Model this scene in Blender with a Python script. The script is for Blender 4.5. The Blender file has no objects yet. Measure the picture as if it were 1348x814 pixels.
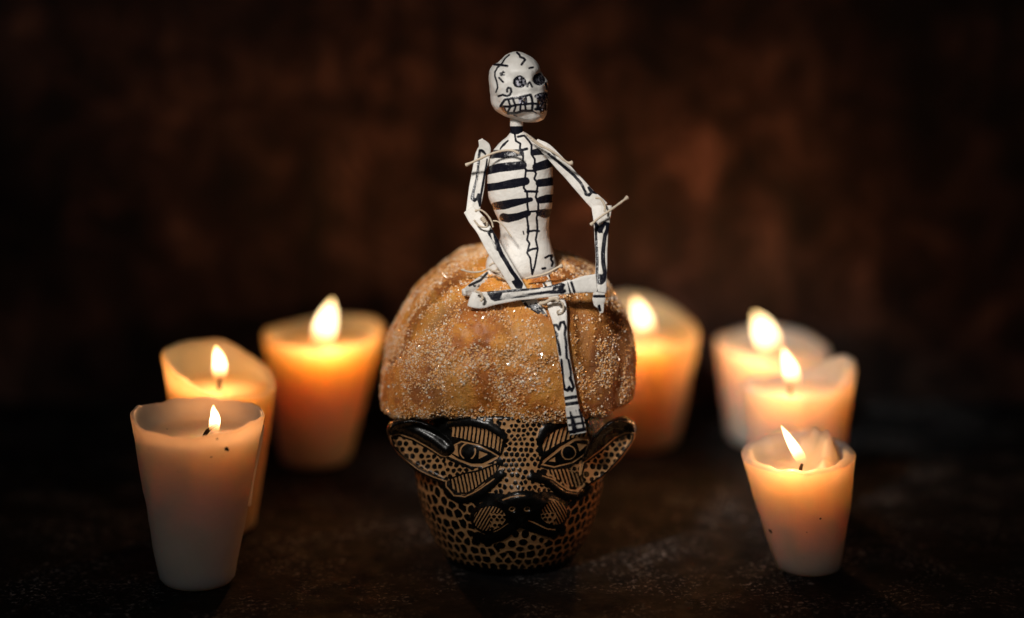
import bpy, bmesh, math, random
import numpy as np
from mathutils import Vector, noise
from mathutils.bvhtree import BVHTree
rng = np.random.default_rng(7); random.seed(7)
SC = bpy.context.scene
COL = SC.collection

# ------------------------------------------------------------------ camera, light, exposure
FPX = 1348 * 85 / 36.0                      # focal length in photo pixels
PITCH = math.radians(13)
CAM = np.array([0.0, -0.9305, 0.3135])
FWD = np.array([0, math.cos(PITCH), -math.sin(PITCH)])
UP = np.array([0, math.sin(PITCH), math.cos(PITCH)])
cd = bpy.data.cameras.new('camera'); cam = bpy.data.objects.new('camera', cd); COL.objects.link(cam)
cam.location = CAM; cam.rotation_euler = (math.pi / 2 - PITCH, 0, 0)
cd.lens = 85; cd.sensor_width = 36; cd.clip_start = 0.02; cd.clip_end = 20
cd.dof.use_dof = True; cd.dof.focus_distance = 0.921; cd.dof.aperture_fstop = 2.1
SC.camera = cam
W_ = bpy.data.worlds.new('World'); SC.world = W_; W_.use_nodes = True
W_.node_tree.nodes['Background'].inputs[0].default_value = (0.9, 0.95, 1.0, 1)
W_.node_tree.nodes['Background'].inputs[1].default_value = 0.022
SC.view_settings.view_transform = 'Standard'; SC.view_settings.look = 'None'
SC.view_settings.exposure = 0.0; SC.view_settings.gamma = 1.0
SC.render.engine = 'CYCLES'
SC.cycles.use_denoising = True
SC.cycles.max_bounces = 10; SC.cycles.transparent_max_bounces = 16
SC.cycles.sample_clamp_indirect = 4.0
# soft neutral lamp above the left of the camera, narrow enough to fade towards the sides
ld = bpy.data.lights.new('key_lamp', 'SPOT'); key = bpy.data.objects.new('key_lamp', ld); COL.objects.link(key)
key.location = (-0.25, -0.57, 0.63)
key.rotation_euler = (Vector((0.004, -0.03, 0.141)) - Vector(key.location)).to_track_quat('-Z', 'Y').to_euler()
ld.energy = 34; ld.color = (1.0, 0.95, 0.89); ld.spot_size = math.radians(13.5); ld.spot_blend = 1.0
ld.shadow_soft_size = 0.06
KEY_E = ld.energy
# broad dim fill light from the front, added to brighten the foremost candles
ad = bpy.data.lights.new('front_fill', 'AREA'); fil = bpy.data.objects.new('front_fill', ad); COL.objects.link(fil)
fil.location = (-0.35, -1.25, 0.75)
fil.rotation_euler = (Vector((0.0, 0, 0.05)) - Vector(fil.location)).to_track_quat('-Z', 'Y').to_euler()
ad.shape = 'RECTANGLE'; ad.size = 0.5; ad.size_y = 0.35; ad.energy = 0.62; ad.color = (1.0, 0.93, 0.85)

def rays(px, py):
    px = np.asarray(px, float); py = np.asarray(py, float)
    return (FWD[None] + np.stack([(px - 674) / FPX, 0 * px, 0 * px], -1).reshape(-1, 3)
            - UP[None] * ((py - 407) / FPX).reshape(-1, 1))
def W(px, py, y):
    d = rays([px], [py])[0]; t = (y - CAM[1]) / d[1]; return CAM + d * t
def G(px, py):
    d = rays([px], [py])[0]; t = -CAM[2] / d[2]; return CAM + d * t
def proj(P):
    Q = np.asarray(P) - CAM
    dep = Q @ FWD
    return 674 + FPX * Q[:, 0] / dep, 407 - FPX * (Q @ UP) / dep
def mpp(y, z=0.05):                       # metres per photo pixel at a place
    return ((np.array([0, y, z]) - CAM) @ FWD) / FPX

# ------------------------------------------------------------------ mesh helpers
def mk(name, V, F, mat, parent=None, smooth=True, attrs=None, loc=None):
    V = np.asarray(V, np.float32).reshape(-1, 3)
    me = bpy.data.meshes.new(name)
    F = [np.asarray(f, np.int32) for f in (F if isinstance(F, (list, tuple)) else [F])]
    tot = np.concatenate([np.full(len(f), f.shape[1], np.int32) for f in F])
    idx = np.concatenate([f.ravel() for f in F]).astype(np.int32)
    me.vertices.add(len(V)); me.loops.add(len(idx)); me.polygons.add(len(tot))
    if loc is not None: V = V - np.asarray(loc, np.float32)
    me.vertices.foreach_set('co', V.ravel())
    me.loops.foreach_set('vertex_index', idx)
    me.polygons.foreach_set('loop_start', np.concatenate([[0], np.cumsum(tot)[:-1]]).astype(np.int32))
    me.polygons.foreach_set('loop_total', tot)
    me.polygons.foreach_set('use_smooth', np.full(len(tot), smooth))
    me.update(calc_edges=True); me.validate()
    for k, a in (attrs or {}).items():
        at = me.attributes.new(k, 'FLOAT', 'POINT'); at.data.foreach_set('value', np.asarray(a, np.float32))
    me.materials.append(mat)
    o = bpy.data.objects.new(name, me); COL.objects.link(o)
    if parent is not None: o.parent = parent
    return o
def grid(nu, nv, wrap=False):               # index = v*nu+u
    u = np.arange(nu if wrap else nu - 1); v = np.arange(nv - 1)
    U, Vv = np.meshgrid(u, v); U2 = (U + 1) % nu
    return np.stack([Vv * nu + U, Vv * nu + U2, (Vv + 1) * nu + U2, (Vv + 1) * nu + U], -1).reshape(-1, 4)
def fix_normals(o):
    bm = bmesh.new(); bm.from_mesh(o.data); bmesh.ops.recalc_face_normals(bm, faces=bm.faces); bm.to_mesh(o.data); bm.free()
def thing(name, label, cat, loc=(0, 0, 0), group=None):
    o = bpy.data.objects.new(name, None); o.empty_display_size = 0.01; COL.objects.link(o); o.location = loc
    o['label'] = label; o['category'] = cat
    if group: o['group'] = group
    return o
def ico(sub):
    bm = bmesh.new(); bmesh.ops.create_icosphere(bm, subdivisions=sub, radius=1)
    V = np.array([v.co[:] for v in bm.verts]); F = np.array([[v.index for v in f.verts] for f in bm.faces]); bm.free()
    return V / np.linalg.norm(V, axis=1)[:, None], F
def smooth_path(P, n):
    P = np.asarray(P, float); m = len(P)
    t = np.concatenate([[0], np.cumsum(np.linalg.norm(np.diff(P, axis=0), axis=1) + 1e-9)]); t /= t[-1]
    s = np.linspace(0, 1, n); out = np.zeros((n, P.shape[1]))
    Pm = np.vstack([2 * P[0] - P[1], P, 2 * P[-1] - P[-2]])
    tm = np.concatenate([[t[0] - (t[1] - t[0])], t, [t[-1] + t[-1] - t[-2]]])
    for i, x in enumerate(s):
        k = min(max(np.searchsorted(t, x, 'right') - 1, 0), m - 2)
        a = (x - t[k]) / (t[k + 1] - t[k]); h = t[k + 1] - t[k]
        p0, p1, p2, p3 = Pm[k], Pm[k + 1], Pm[k + 2], Pm[k + 3]
        m1 = (p2 - p0) / (tm[k + 2] - tm[k]) * h; m2 = (p3 - p1) / (tm[k + 3] - tm[k + 1]) * h
        out[i] = (2*a**3-3*a*a+1)*p1 + (a**3-2*a*a+a)*m1 + (-2*a**3+3*a*a)*p2 + (a**3-a*a)*m2
    return out
def tube_geo(P, R, ns=8, n=None, squash=1.0, side=None):
    P = smooth_path(P, n or max(8, len(P) * 5)); n = len(P)
    R = np.interp(np.linspace(0, 1, n), np.linspace(0, 1, len(np.atleast_1d(R))), np.atleast_1d(R))
    T = np.gradient(P, axis=0); T /= np.linalg.norm(T, axis=1)[:, None] + 1e-12
    ref = np.array([0.03, -1, 0.02]) if side is None else np.array(side)
    B = np.cross(T, ref); B /= np.linalg.norm(B, axis=1)[:, None] + 1e-12; N = np.cross(B, T)
    a = np.linspace(0, 2 * np.pi, ns, endpoint=False)
    V = P[:, None] + R[:, None, None] * (np.cos(a)[None, :, None] * B[:, None] + squash * np.sin(a)[None, :, None] * N[:, None])
    V = V.reshape(-1, 3); F = grid(ns, n, True)
    V = np.vstack([V, P[0] - T[0] * R[0] * .4, P[-1] + T[-1] * R[-1] * .4]); c0 = len(V) - 2; c1 = c0 + 1
    k = np.arange(ns); k2 = (k + 1) % ns
    return V, [F, np.concatenate([np.stack([k2, k, 0 * k + c0], -1), np.stack([(n-1)*ns+k, (n-1)*ns+k2, 0 * k + c1], -1)])]
def join_geo(gs):
    Vs, Qs, Ts, off = [], [], [], 0
    for V, F in gs:
        for f in (F if isinstance(F, list) else [F]):
            (Qs if f.shape[1] == 4 else Ts).append(f + off)
        Vs.append(V); off += len(V)
    out = []
    if Qs: out.append(np.concatenate(Qs))
    if Ts: out.append(np.concatenate(Ts))
    return np.vstack(Vs), out
def vnoise(P, s, octv=1):                    # cheap vectorised value noise in -1..1
    P = np.asarray(P, float) * s; tot = 0; amp = 1; nrm = 0
    for o in range(octv):
        Q = P * 2 ** o + 17.3 * o; I = np.floor(Q).astype(np.int64); f = Q - I; f = f * f * (3 - 2 * f); r = 0
        for dx in (0, 1):
            for dy in (0, 1):
                for dz in (0, 1):
                    h = (I[:, 0] + dx) * 374761393 + (I[:, 1] + dy) * 668265263 + (I[:, 2] + dz) * 2147483647
                    h = (h ^ (h >> 13)) * 1274126177; h = (h ^ (h >> 16)) & 0xffff
                    r = r + (h / 32767.5 - 1) * (f[:, 0] if dx else 1 - f[:, 0]) * (f[:, 1] if dy else 1 - f[:, 1]) * (f[:, 2] if dz else 1 - f[:, 2])
        tot = tot + amp * r; nrm += amp; amp *= .5
    return tot / nrm

# signed distances in photo pixels, positive inside
def d_line(x, y, pts, hw):
    pts = np.asarray(pts, float); out = np.full(len(x), -99.0)
    hw = np.interp(np.linspace(0, 1, len(pts)), np.linspace(0, 1, len(np.atleast_1d(hw))), np.atleast_1d(hw))
    m = 12
    sel = np.where((x > pts[:, 0].min() - m) & (x < pts[:, 0].max() + m) & (y > pts[:, 1].min() - m) & (y < pts[:, 1].max() + m))[0]
    if not len(sel): return out
    X, Y = x[sel], y[sel]; best = np.full(len(sel), -99.0)
    for (ax, ay), (bx, by), h0, h1 in zip(pts[:-1], pts[1:], hw[:-1], hw[1:]):
        dx, dy = bx - ax, by - ay; L = dx * dx + dy * dy + 1e-9
        t = np.clip(((X - ax) * dx + (Y - ay) * dy) / L, 0, 1)
        best = np.maximum(best, h0 + (h1 - h0) * t - np.hypot(X - ax - t * dx, Y - ay - t * dy))
    out[sel] = best; return out
def d_poly(x, y, pts):
    pts = np.asarray(pts, float); out = np.full(len(x), -99.0); m = 14
    sel = np.where((x > pts[:, 0].min() - m) & (x < pts[:, 0].max() + m) & (y > pts[:, 1].min() - m) & (y < pts[:, 1].max() + m))[0]
    if not len(sel): return out
    X, Y = x[sel], y[sel]; ins = np.zeros(len(sel), bool); best = np.full(len(sel), 1e9)
    for (ax, ay), (bx, by) in zip(pts, np.roll(pts, -1, 0)):
        dx, dy = bx - ax, by - ay; L = dx * dx + dy * dy + 1e-9
        t = np.clip(((X - ax) * dx + (Y - ay) * dy) / L, 0, 1)
        best = np.minimum(best, np.hypot(X - ax - t * dx, Y - ay - t * dy))
        c = (ay > Y) != (by > Y)
        ins ^= c & (X < (bx - ax) * (Y - ay) / (by - ay + 1e-12) + ax)
    out[sel] = np.where(ins, best, -best); return out
def d_ell(x, y, cx, cy, rx, ry, rot=0):
    c, s = math.cos(math.radians(rot)), math.sin(math.radians(rot))
    u = (x - cx) * c + (y - cy) * s; v = -(x - cx) * s + (y - cy) * c
    return (1 - np.hypot(u / rx, v / ry)) * min(rx, ry)
def d_spots(x, y, sp, r, jit=.3, seed=1, asp=1.0):
    y = y * asp
    j = np.floor(y / (sp * .866)).astype(int); f1 = np.full(len(x), 1e9); f2 = f1.copy(); rr = np.zeros(len(x))
    for dj in (-1, 0, 1, 2):
        J = j + dj; i = np.floor(x / sp - .5 * (J % 2)).astype(int)
        for di in (-1, 0, 1, 2):
            I = i + di; h = (I * 7919 + J * 104729 + seed * 1299709)
            h1 = ((h ^ (h >> 7)) * 1103515245 + 12345) & 0xffff; h2 = ((h * 69069 + 907133) ^ (h >> 5)) & 0xffff
            px = (I + .5 * (J % 2)) * sp + (h1 / 65535 - .5) * 2 * jit * sp; py = J * sp * .866 + (h2 / 65535 - .5) * 2 * jit * sp
            d = np.hypot(x - px, y - py); nr = d < f1
            f2 = np.where(nr, f1, np.minimum(f2, d)); rr = np.where(nr, (h1 ^ h2) / 65535, rr); f1 = np.where(nr, d, f1)
    return np.minimum(r * (.85 + .3 * rr) - f1, (f2 - f1) * .5 - .09 * sp)
def ztr(pts, ox, oy, s):
    return [(ox + a / s, oy + b / s) for a, b in pts]

# ------------------------------------------------------------------ material helpers
def mat(name):
    m = bpy.data.materials.new(name); m.use_nodes = True
    nt = m.node_tree; return m, nt, nt.nodes['Principled BSDF']
def nd(nt, typ, **k):
    n = nt.nodes.new(typ)
    for a, v in k.items():
        if a.startswith('i_'):
            n.inputs[a[2:].replace('_', ' ')].default_value = v
        else: setattr(n, a, v)
    return n
def L(nt, a, b): nt.links.new(a, b)
def nz(nt, scale, detail=4, rough=.6, vec=None, out='Fac', dist=0):
    n = nd(nt, 'ShaderNodeTexNoise'); n.inputs['Scale'].default_value = scale; n.inputs['Detail'].default_value = detail
    n.inputs['Roughness'].default_value = rough; n.inputs['Distortion'].default_value = dist
    if vec is None:
        tc = nd(nt, 'ShaderNodeTexCoord'); vec = tc.outputs['Object']
    L(nt, vec, n.inputs['Vector']); return n.outputs[out]
def ramp(nt, fac, stops):
    r = nd(nt, 'ShaderNodeValToRGB'); e = r.color_ramp.elements
    while len(e) < len(stops): e.new(.5)
    for el, (p, c) in zip(e, stops):
        el.position = p; el.color = (c[0], c[1], c[2], 1) if hasattr(c, '__len__') else (c, c, c, 1)
    L(nt, fac, r.inputs[0]); return r.outputs[0]
def mixc(nt, fac, a, b, mode='MIX'):
    m = nd(nt, 'ShaderNodeMix', data_type='RGBA', blend_type=mode)
    if hasattr(fac, 'links'): L(nt, fac, m.inputs[0])
    else: m.inputs[0].default_value = fac
    for s, v in ((m.inputs[6], a), (m.inputs[7], b)):
        if hasattr(v, 'links'): L(nt, v, s)
        else: s.default_value = (*v, 1)
    return m.outputs[2]
def math_(nt, op, a, b=0, c=0):
    m = nd(nt, 'ShaderNodeMath', operation=op)
    for i, v in enumerate((a, b, c)):
        if hasattr(v, 'links'): L(nt, v, m.inputs[i])
        else: m.inputs[i].default_value = v
    return m.outputs[0]
def bump(nt, h, dist, strength=1.0, normal=None):
    b = nd(nt, 'ShaderNodeBump'); b.inputs['Strength'].default_value = strength; b.inputs['Distance'].default_value = dist
    L(nt, h, b.inputs['Height'])
    if normal is not None: L(nt, normal, b.inputs['Normal'])
    return b.outputs[0]
def ink_fac(nt, name='ink', w=.35):
    a = nd(nt, 'ShaderNodeAttribute', attribute_name=name)
    # ragged brush edge
    n = nz(nt, 2600, 2)
    v = math_(nt, 'ADD', a.outputs['Fac'], math_(nt, 'MULTIPLY', math_(nt, 'SUBTRACT', n, .5), .9))
    r = nd(nt, 'ShaderNodeMapRange'); r.inputs[1].default_value = -w; r.inputs[2].default_value = w
    L(nt, v, r.inputs[0]); return r.outputs[0]

# dark table
def m_table():
    m, nt, b = mat('dark_table_top')
    tc = nd(nt, 'ShaderNodeTexCoord'); o = tc.outputs['Object']
    base = ramp(nt, nz(nt, 14, 6, .65, o), [(.3, (.0035, .0042, .005)), (.7, (.009, .010, .0115))])
    # pale dust, flour specks and short scratches
    st = nd(nt, 'ShaderNodeMapping'); st.inputs['Scale'].default_value = (1, 1.0, 1); st.inputs['Rotation'].default_value = (0, 0, .5); L(nt, o, st.inputs[0])
    sp = ramp(nt, nz(nt, 480, 4, .68, o, dist=.6), [(.55, 0), (.64, 1)])
    patch = ramp(nt, nz(nt, 26, 4, .7, o), [(.46, 0), (.66, 1)])
    f1 = math_(nt, 'MULTIPLY', sp, patch)
    s2 = ramp(nt, nz(nt, 170, 2, .5, o), [(.70, 0), (.78, 1)])
    f2 = math_(nt, 'MAXIMUM', math_(nt, 'MULTIPLY', f1, .9), math_(nt, 'MULTIPLY', s2, .5))
    film = math_(nt, 'MULTIPLY', ramp(nt, nz(nt, 60, 6, .8, st.outputs[0]), [(.45, 0), (.8, 1)]), .02)
    f3 = math_(nt, 'MAXIMUM', f2, film)
    L(nt, mixc(nt, f3, base, (.55, .52, .50)), b.inputs['Base Color'])
    L(nt, ramp(nt, nz(nt, 90, 5, .7, o), [(.3, .62), (.7, .95)]), b.inputs['Roughness'])
    b.inputs['Specular IOR Level'].default_value = .12
    L(nt, bump(nt, nz(nt, 300, 5, .75, o), .0006, .6), b.inputs['Normal'])
    return m
def m_wall():
    m, nt, b = mat('aged_brown_wall')
    tc = nd(nt, 'ShaderNodeTexCoord'); o = tc.outputs['Object']
    mp = nd(nt, 'ShaderNodeMapping'); mp.inputs['Scale'].default_value = (1, 1, .12); L(nt, o, mp.inputs[0])
    c1 = ramp(nt, nz(nt, 34, 8, .72, o, dist=.8), [(.36, (.012, .007, .006)), (.5, (.050, .025, .018)), (.66, (.165, .088, .064))])
    c2 = ramp(nt, nz(nt, 48, 5, .7, mp.outputs[0]), [(.34, .25), (.66, 1.45)])
    c3 = ramp(nt, nz(nt, 7, 3, .5, o), [(.38, .20), (.62, 1.15)])
    c = mixc(nt, 1.0, mixc(nt, 1.0, c1, c2, 'MULTIPLY'), c3, 'MULTIPLY')
    L(nt, c, b.inputs['Base Color'])
    L(nt, ramp(nt, nz(nt, 25, 5, .7, mp.outputs[0]), [(.3, .45), (.7, .8)]), b.inputs['Roughness'])
    b.inputs['Specular IOR Level'].default_value = .25
    L(nt, bump(nt, nz(nt, 40, 6, .7, mp.outputs[0]), .002, .5), b.inputs['Normal'])
    return m
def m_wax(name, col, rad=.011, seed=0):
    m, nt, b = mat(name)
    tc = nd(nt, 'ShaderNodeTexCoord')
    mp = nd(nt, 'ShaderNodeMapping'); mp.inputs['Location'].default_value = (seed, seed * .7, 0); L(nt, tc.outputs['Object'], mp.inputs[0])
    n1 = nz(nt, 55, 5, .6, mp.outputs[0])
    c = mixc(nt, ramp(nt, n1, [(.35, 0), (.7, 1)]), tuple(k * .92 for k in col), col)
    n2 = ramp(nt, nz(nt, 160, 4, .7, mp.outputs[0]), [(.66, 0), (.74, 1)])
    c = mixc(nt, math_(nt, 'MULTIPLY', n2, .25), c, (.35, .22, .12))
    L(nt, c, b.inputs['Base Color'])
    b.inputs['Subsurface Weight'].default_value = 1.0
    b.inputs['Subsurface Radius'].default_value = (1.0, .64, .38)
    b.inputs['Subsurface Scale'].default_value = rad
    b.inputs['Roughness'].default_value = .42; b.inputs['IOR'].default_value = 1.44
    b.inputs['Specular IOR Level'].default_value = .35
    L(nt, bump(nt, nz(nt, 240, 4, .6, mp.outputs[0]), .0003, .35), b.inputs['Normal'])
    return m
def m_flame():
    m = bpy.data.materials.new('candle_flame'); m.use_nodes = True; nt = m.node_tree; nt.nodes.clear()
    out = nd(nt, 'ShaderNodeOutputMaterial'); add = nd(nt, 'ShaderNodeAddShader'); tr = nd(nt, 'ShaderNodeBsdfTransparent'); em = nd(nt, 'ShaderNodeEmission')
    at = nd(nt, 'ShaderNodeAttribute', attribute_name='height')
    s = ramp(nt, at.outputs['Fac'], [(0.0, 0.0), (.16, .02), (.34, .55), (.5, 1.0), (1, .75)])
    L(nt, ramp(nt, at.outputs['Fac'], [(0, (.75, .45, .25)), (.25, (1, .42, .12)), (.45, (1, .72, .38)), (.8, (1, .74, .38)), (1, (1, .58, .2))]), em.inputs[0])
    L(nt, math_(nt, 'MULTIPLY', s, 2.5), em.inputs[1])
    L(nt, tr.outputs[0], add.inputs[0]); L(nt, em.outputs[0], add.inputs[1]); L(nt, add.outputs[0], out.inputs[0])
    return m
def m_simple(name, col, rough=.6, spec=.4):
    m, nt, b = mat(name); b.inputs['Roughness'].default_value = rough; b.inputs['Specular IOR Level'].default_value = spec
    n = nz(nt, 400, 3); L(nt, mixc(nt, n, tuple(k * .8 for k in col), tuple(min(1, k * 1.15) for k in col)), b.inputs['Base Color'])
    return m
def m_painted(name, base, ink, base_rough, ink_rough, bmp=.0002, glitter=False, dirt=(.5, .4, .3), spec=.4):
    m, nt, b = mat(name)
    f = ink_fac(nt)
    n = nz(nt, 230, 5, .65)
    bc = mixc(nt, math_(nt, 'MULTIPLY', ramp(nt, n, [(.45, 0), (.8, 1)]), .45), base, tuple(a * d for a, d in zip(base, dirt)))
    c = mixc(nt, f, bc, ink)
    r = nd(nt, 'ShaderNodeMix', data_type='FLOAT'); L(nt, f, r.inputs[0]); r.inputs[2].default_value = base_rough
    L(nt, ramp(nt, nz(nt, 500, 3, .6), [(.35, ink_rough), (.7, ink_rough + .18)]), r.inputs[3])
    rough = r.outputs[0]
    nrm = bump(nt, nz(nt, 420, 4, .6), bmp, .8)
    if glitter:
        a = nd(nt, 'ShaderNodeAttribute', attribute_name='glitter')
        g = nd(nt, 'ShaderNodeMapRange'); g.inputs[1].default_value = -.3; g.inputs[2].default_value = .3; L(nt, a.outputs['Fac'], g.inputs[0])
        v = nd(nt, 'ShaderNodeTexVoronoi'); v.inputs['Scale'].default_value = 1500
        tc = nd(nt, 'ShaderNodeTexCoord'); L(nt, tc.outputs['Object'], v.inputs['Vector'])
        sp = math_(nt, 'MULTIPLY', ramp(nt, v.outputs['Color'], [(.58, 0), (.62, 1)]), g.outputs[0])
        c = mixc(nt, sp, mixc(nt, g.outputs[0], c, ink), (.75, .73, .85))
        L(nt, math_(nt, 'MULTIPLY', sp, .35), b.inputs['Metallic'])
        vm = nd(nt, 'ShaderNodeMix', data_type='VECTOR'); L(nt, math_(nt, 'MULTIPLY', g.outputs[0], .6), vm.inputs[0])
        sub = nd(nt, 'ShaderNodeVectorMath', operation='MULTIPLY_ADD'); L(nt, v.outputs['Color'], sub.inputs[0])
        sub.inputs[1].default_value = (2, 2, 2); sub.inputs[2].default_value = (-1, -1, -1)
        ad_ = nd(nt, 'ShaderNodeVectorMath', operation='ADD'); L(nt, nrm, ad_.inputs[0]); L(nt, sub.outputs[0], ad_.inputs[1])
        no = nd(nt, 'ShaderNodeVectorMath', operation='NORMALIZE'); L(nt, ad_.outputs[0], no.inputs[0])
        L(nt, nrm, vm.inputs[4]); L(nt, no.outputs[0], vm.inputs[5]); nrm = vm.outputs[1]
        rm = nd(nt, 'ShaderNodeMix', data_type='FLOAT'); L(nt, g.outputs[0], rm.inputs[0]); L(nt, rough, rm.inputs[2]); rm.inputs[3].default_value = .25; rough = rm.outputs[0]
    L(nt, c, b.inputs['Base Color']); L(nt, rough, b.inputs['Roughness']); L(nt, nrm, b.inputs['Normal'])
    b.inputs['Specular IOR Level'].default_value = spec
    return m

# ------------------------------------------------------------------ setting
WALL_Y = 0.225
def sheet(name, a, b, c, d, m):
    o = mk(name, [a, b, c, d], np.array([[0, 1, 2, 3]]), m, smooth=False); o['kind'] = 'structure'; return o
sheet('table_top', (-1.6, -1.4, 0), (1.6, -1.4, 0), (1.6, WALL_Y, 0), (-1.6, WALL_Y, 0), m_table())
# slightly uneven wall
gx = np.linspace(-1.6, 1.6, 161); gz = np.linspace(-.02, 1.6, 91)
GX, GZ = np.meshgrid(gx, gz); PW = np.stack([GX.ravel(), np.full(GX.size, WALL_Y), GZ.ravel()], -1)
PW[:, 1] -= .0025 * vnoise(PW * [1, 0, .4], 14, 3)
w = mk('wall', PW, grid(161, 91)[:, ::-1], m_wall()); w['kind'] = 'structure'

# ------------------------------------------------------------------ candles
MF = m_flame(); MWICK = m_simple('burnt_wick', (.02, .014, .01), .9, .1)
def candle(label, base_px, half_base, top_px, half_top, rim, pool_dz, wax, flame, wick, power, lip=.10, lump=None, seed=0, specks=(), drips=(), lipw=.0022, rough_in=.0005):
    """positions are read off the photograph: base_px / top_px = centre of the foot and of the rim plane"""
    B = G(*base_px); s = mpp(B[1]); T = W(top_px[0], top_px[1], B[1])
    H = T[2]; rb, rt = half_base * s, half_top * s
    root = thing('candle', label, 'candle', B, 'burning votive candles around the bread')
    nphi = 160; phi = np.linspace(0, 2 * np.pi, nphi, endpoint=False)
    rp = np.array(sorted(rim)); ra = np.radians(np.concatenate([rp[-1:, 0] - 360, rp[:, 0], rp[:1, 0] + 360])); rv = np.concatenate([rp[-1:, 1], rp[:, 1], rp[:1, 1]])
    rz = np.interp(phi, ra, rv)
    k = np.exp(-((np.arange(nphi) - nphi // 2) / 5.0) ** 2); k /= k.sum()
    rz = np.real(np.fft.ifft(np.fft.fft(rz) * np.fft.fft(np.roll(k, -(nphi // 2)))))
    rz = H + rz * s + .0011 * vnoise(np.stack([np.cos(phi) * 3, np.sin(phi) * 3, 0 * phi + seed], -1), 1.3, 3)
    cx = lambda z: B[0] + (T[0] - B[0]) * z / H
    rad = lambda z: rb + (rt - rb) * (z / H) ** 0.92
    zp = H + pool_dz * s
    rows = []
    def ring(r, z, c=None): rows.append(np.stack([(cx(z) if c is None else c) + r * np.cos(phi), B[1] + r * np.sin(phi), z + 0 * phi], -1))
    for f in (.0, .4, .75): ring(rb * f + 0 * phi, 0.0005 + 0 * phi)
    ring(rb - .0018 + 0 * phi, .0003 + 0 * phi); ring(rb - .0006 + 0 * phi, .0008 + 0 * phi)
    for t in np.linspace(.03, 1, 46):
        z = .0008 + (rz - lip * .012 - .0008) * t; ring(rad(z), z)
    rr = rad(rz); wl = lipw * (1 + .35 * vnoise(np.stack([np.cos(phi) * 2, np.sin(phi) * 2, 0 * phi + seed + 9], -1), 1.1, 2))
    for a in np.radians([25, 50, 75, 100, 130, 160]):
        ring(rr - wl * .5 * (1 - np.cos(a)) , rz - .0012 + .0012 * np.sin(a) )
    for t in np.linspace(.1, 1, 12):
        z = rz - .0012 + (zp - rz + .0012) * (1 - (1 - t) ** 1.6)
        ring((rr - wl) * (1 - .16 * t ** 2), z)
    r0 = (rr - wl) * .84
    for t in np.linspace(.93, .0, 26): ring(r0 * t, zp + 0 * phi)
    V = np.stack(rows, 0)
    nr = V.shape[0]; P = V.reshape(-1, 3).copy()
    # hand-poured unevenness outside, melted lumps inside
    ci = np.array([B[0], B[1], 0]); outer = np.arange(nr * nphi) // nphi
    N = P - ci; N[:, 2] = 0; N /= np.linalg.norm(N, axis=1)[:, None] + 1e-9
    fo = ((outer > 4) & (outer < 57))
    P += N * (fo * (0.0007 * vnoise(P + seed, 70, 3) + .0013 * vnoise(P + seed * 2, 22, 2)))[:, None]
    fi = outer >= 57
    edge = np.clip((nr - outer) / 8, 0, 1)
    P[:, 2] += fi * rough_in * vnoise(P + seed, 130, 3)
    if lump:
        for (lx, ly, lr, lh) in lump:      # fractions of the rim radius
            d = np.hypot(P[:, 0] - (T[0] + lx * rt), P[:, 1] - (B[1] + ly * rt)) / (lr * rt)
            P[:, 2] += np.clip((outer - 63) / 9, 0, 1) * np.exp(-d ** 2 * 1.6) * lh * s * (1 + .7 * vnoise(P + seed, 150, 2))
    wb = np.array(W(wick[0][0], wick[0][1], B[1]))
    o = mk('wax_body', P, grid(nphi, nr, True), wax, root, loc=B)
    fix_normals(o)
    # runs of wax on the outside
    for (fx, fy, ln, rr_) in drips:
        p0 = np.array([fx, fy]); g = []
        pts = []
        for t in np.linspace(0, 1, 6):
            z = H * (1 - .04) - ln * s * t; a = math.atan2(fy, fx) + .03 * math.sin(t * 5 + seed)
            r = rad(z) + .0002; pts.append([cx(z) + r * math.cos(a), B[1] + r * math.sin(a), z])
        V1, F1 = tube_geo(pts, [rr_ * .5 * s, rr_ * .8 * s, rr_ * .6 * s, rr_ * .7 * s, rr_ * 1.25 * s], 12, 26)
        mk('wax_drip', V1, F1, wax, root, loc=B)
    # wick: follows the depth of the pool at the wick's own place
    d = rays([wick[0][0]], [wick[0][1]])[0]; t = (zp + .0005 - CAM[2]) / d[2]; hit = CAM + d * t
    wy = min(max(hit[1], B[1] - rt * .62), B[1] + rt * .4)
    pw = [W(a, b, wy) for a, b in wick]; pw[0][2] = min(pw[0][2], zp) - .0015
    V1, F1 = tube_geo(pw, [.00085, .0008, .0006], 8, 14)
    mk('wick', V1, F1, MWICK, root, loc=B)
    # flame: (base point, ..., tip) in the picture plane through the wick, with half widths
    fp = np.array([[*W(a, b, wy)] for a, b, _ in flame]); fp = fp[0] + (fp - fp[0]) * (.92 if base_px[1] < 630 else 1); fw = np.array([c for *_, c in flame]) * s * (.78 if base_px[1] < 630 else .88)
    n = 34; Pf = smooth_path(fp, n); tt = np.linspace(0, 1, n)
    wr = np.interp(tt, np.linspace(0, 1, len(fw)), fw); wr = np.convolve(np.pad(wr, 2, 'edge'), np.ones(5) / 5, 'valid')
    wr *= np.clip(1 - ((tt - .5) * 2) ** 8, .0, 1) ** .5; 
    a = np.linspace(0, 2 * np.pi, 24, endpoint=False)
    Tn = np.gradient(Pf, axis=0); Tn /= np.linalg.norm(Tn, axis=1)[:, None]; Bn = np.cross(Tn, [0, -1, 0]); Bn /= np.linalg.norm(Bn, axis=1)[:, None]; Nn = np.cross(Bn, Tn)
    Vf = (Pf[:, None] + wr[:, None, None] * (np.cos(a)[None, :, None] * Bn[:, None] + np.sin(a)[None, :, None] * Nn[:, None])).reshape(-1, 3)
    mk('flame', Vf, grid(24, n, True), MF, root, attrs={'height': np.repeat(tt, 24)}, loc=B)
    l = bpy.data.lights.new('flame_light', 'POINT'); lo = bpy.data.objects.new('flame_light', l); COL.objects.link(lo)
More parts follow.
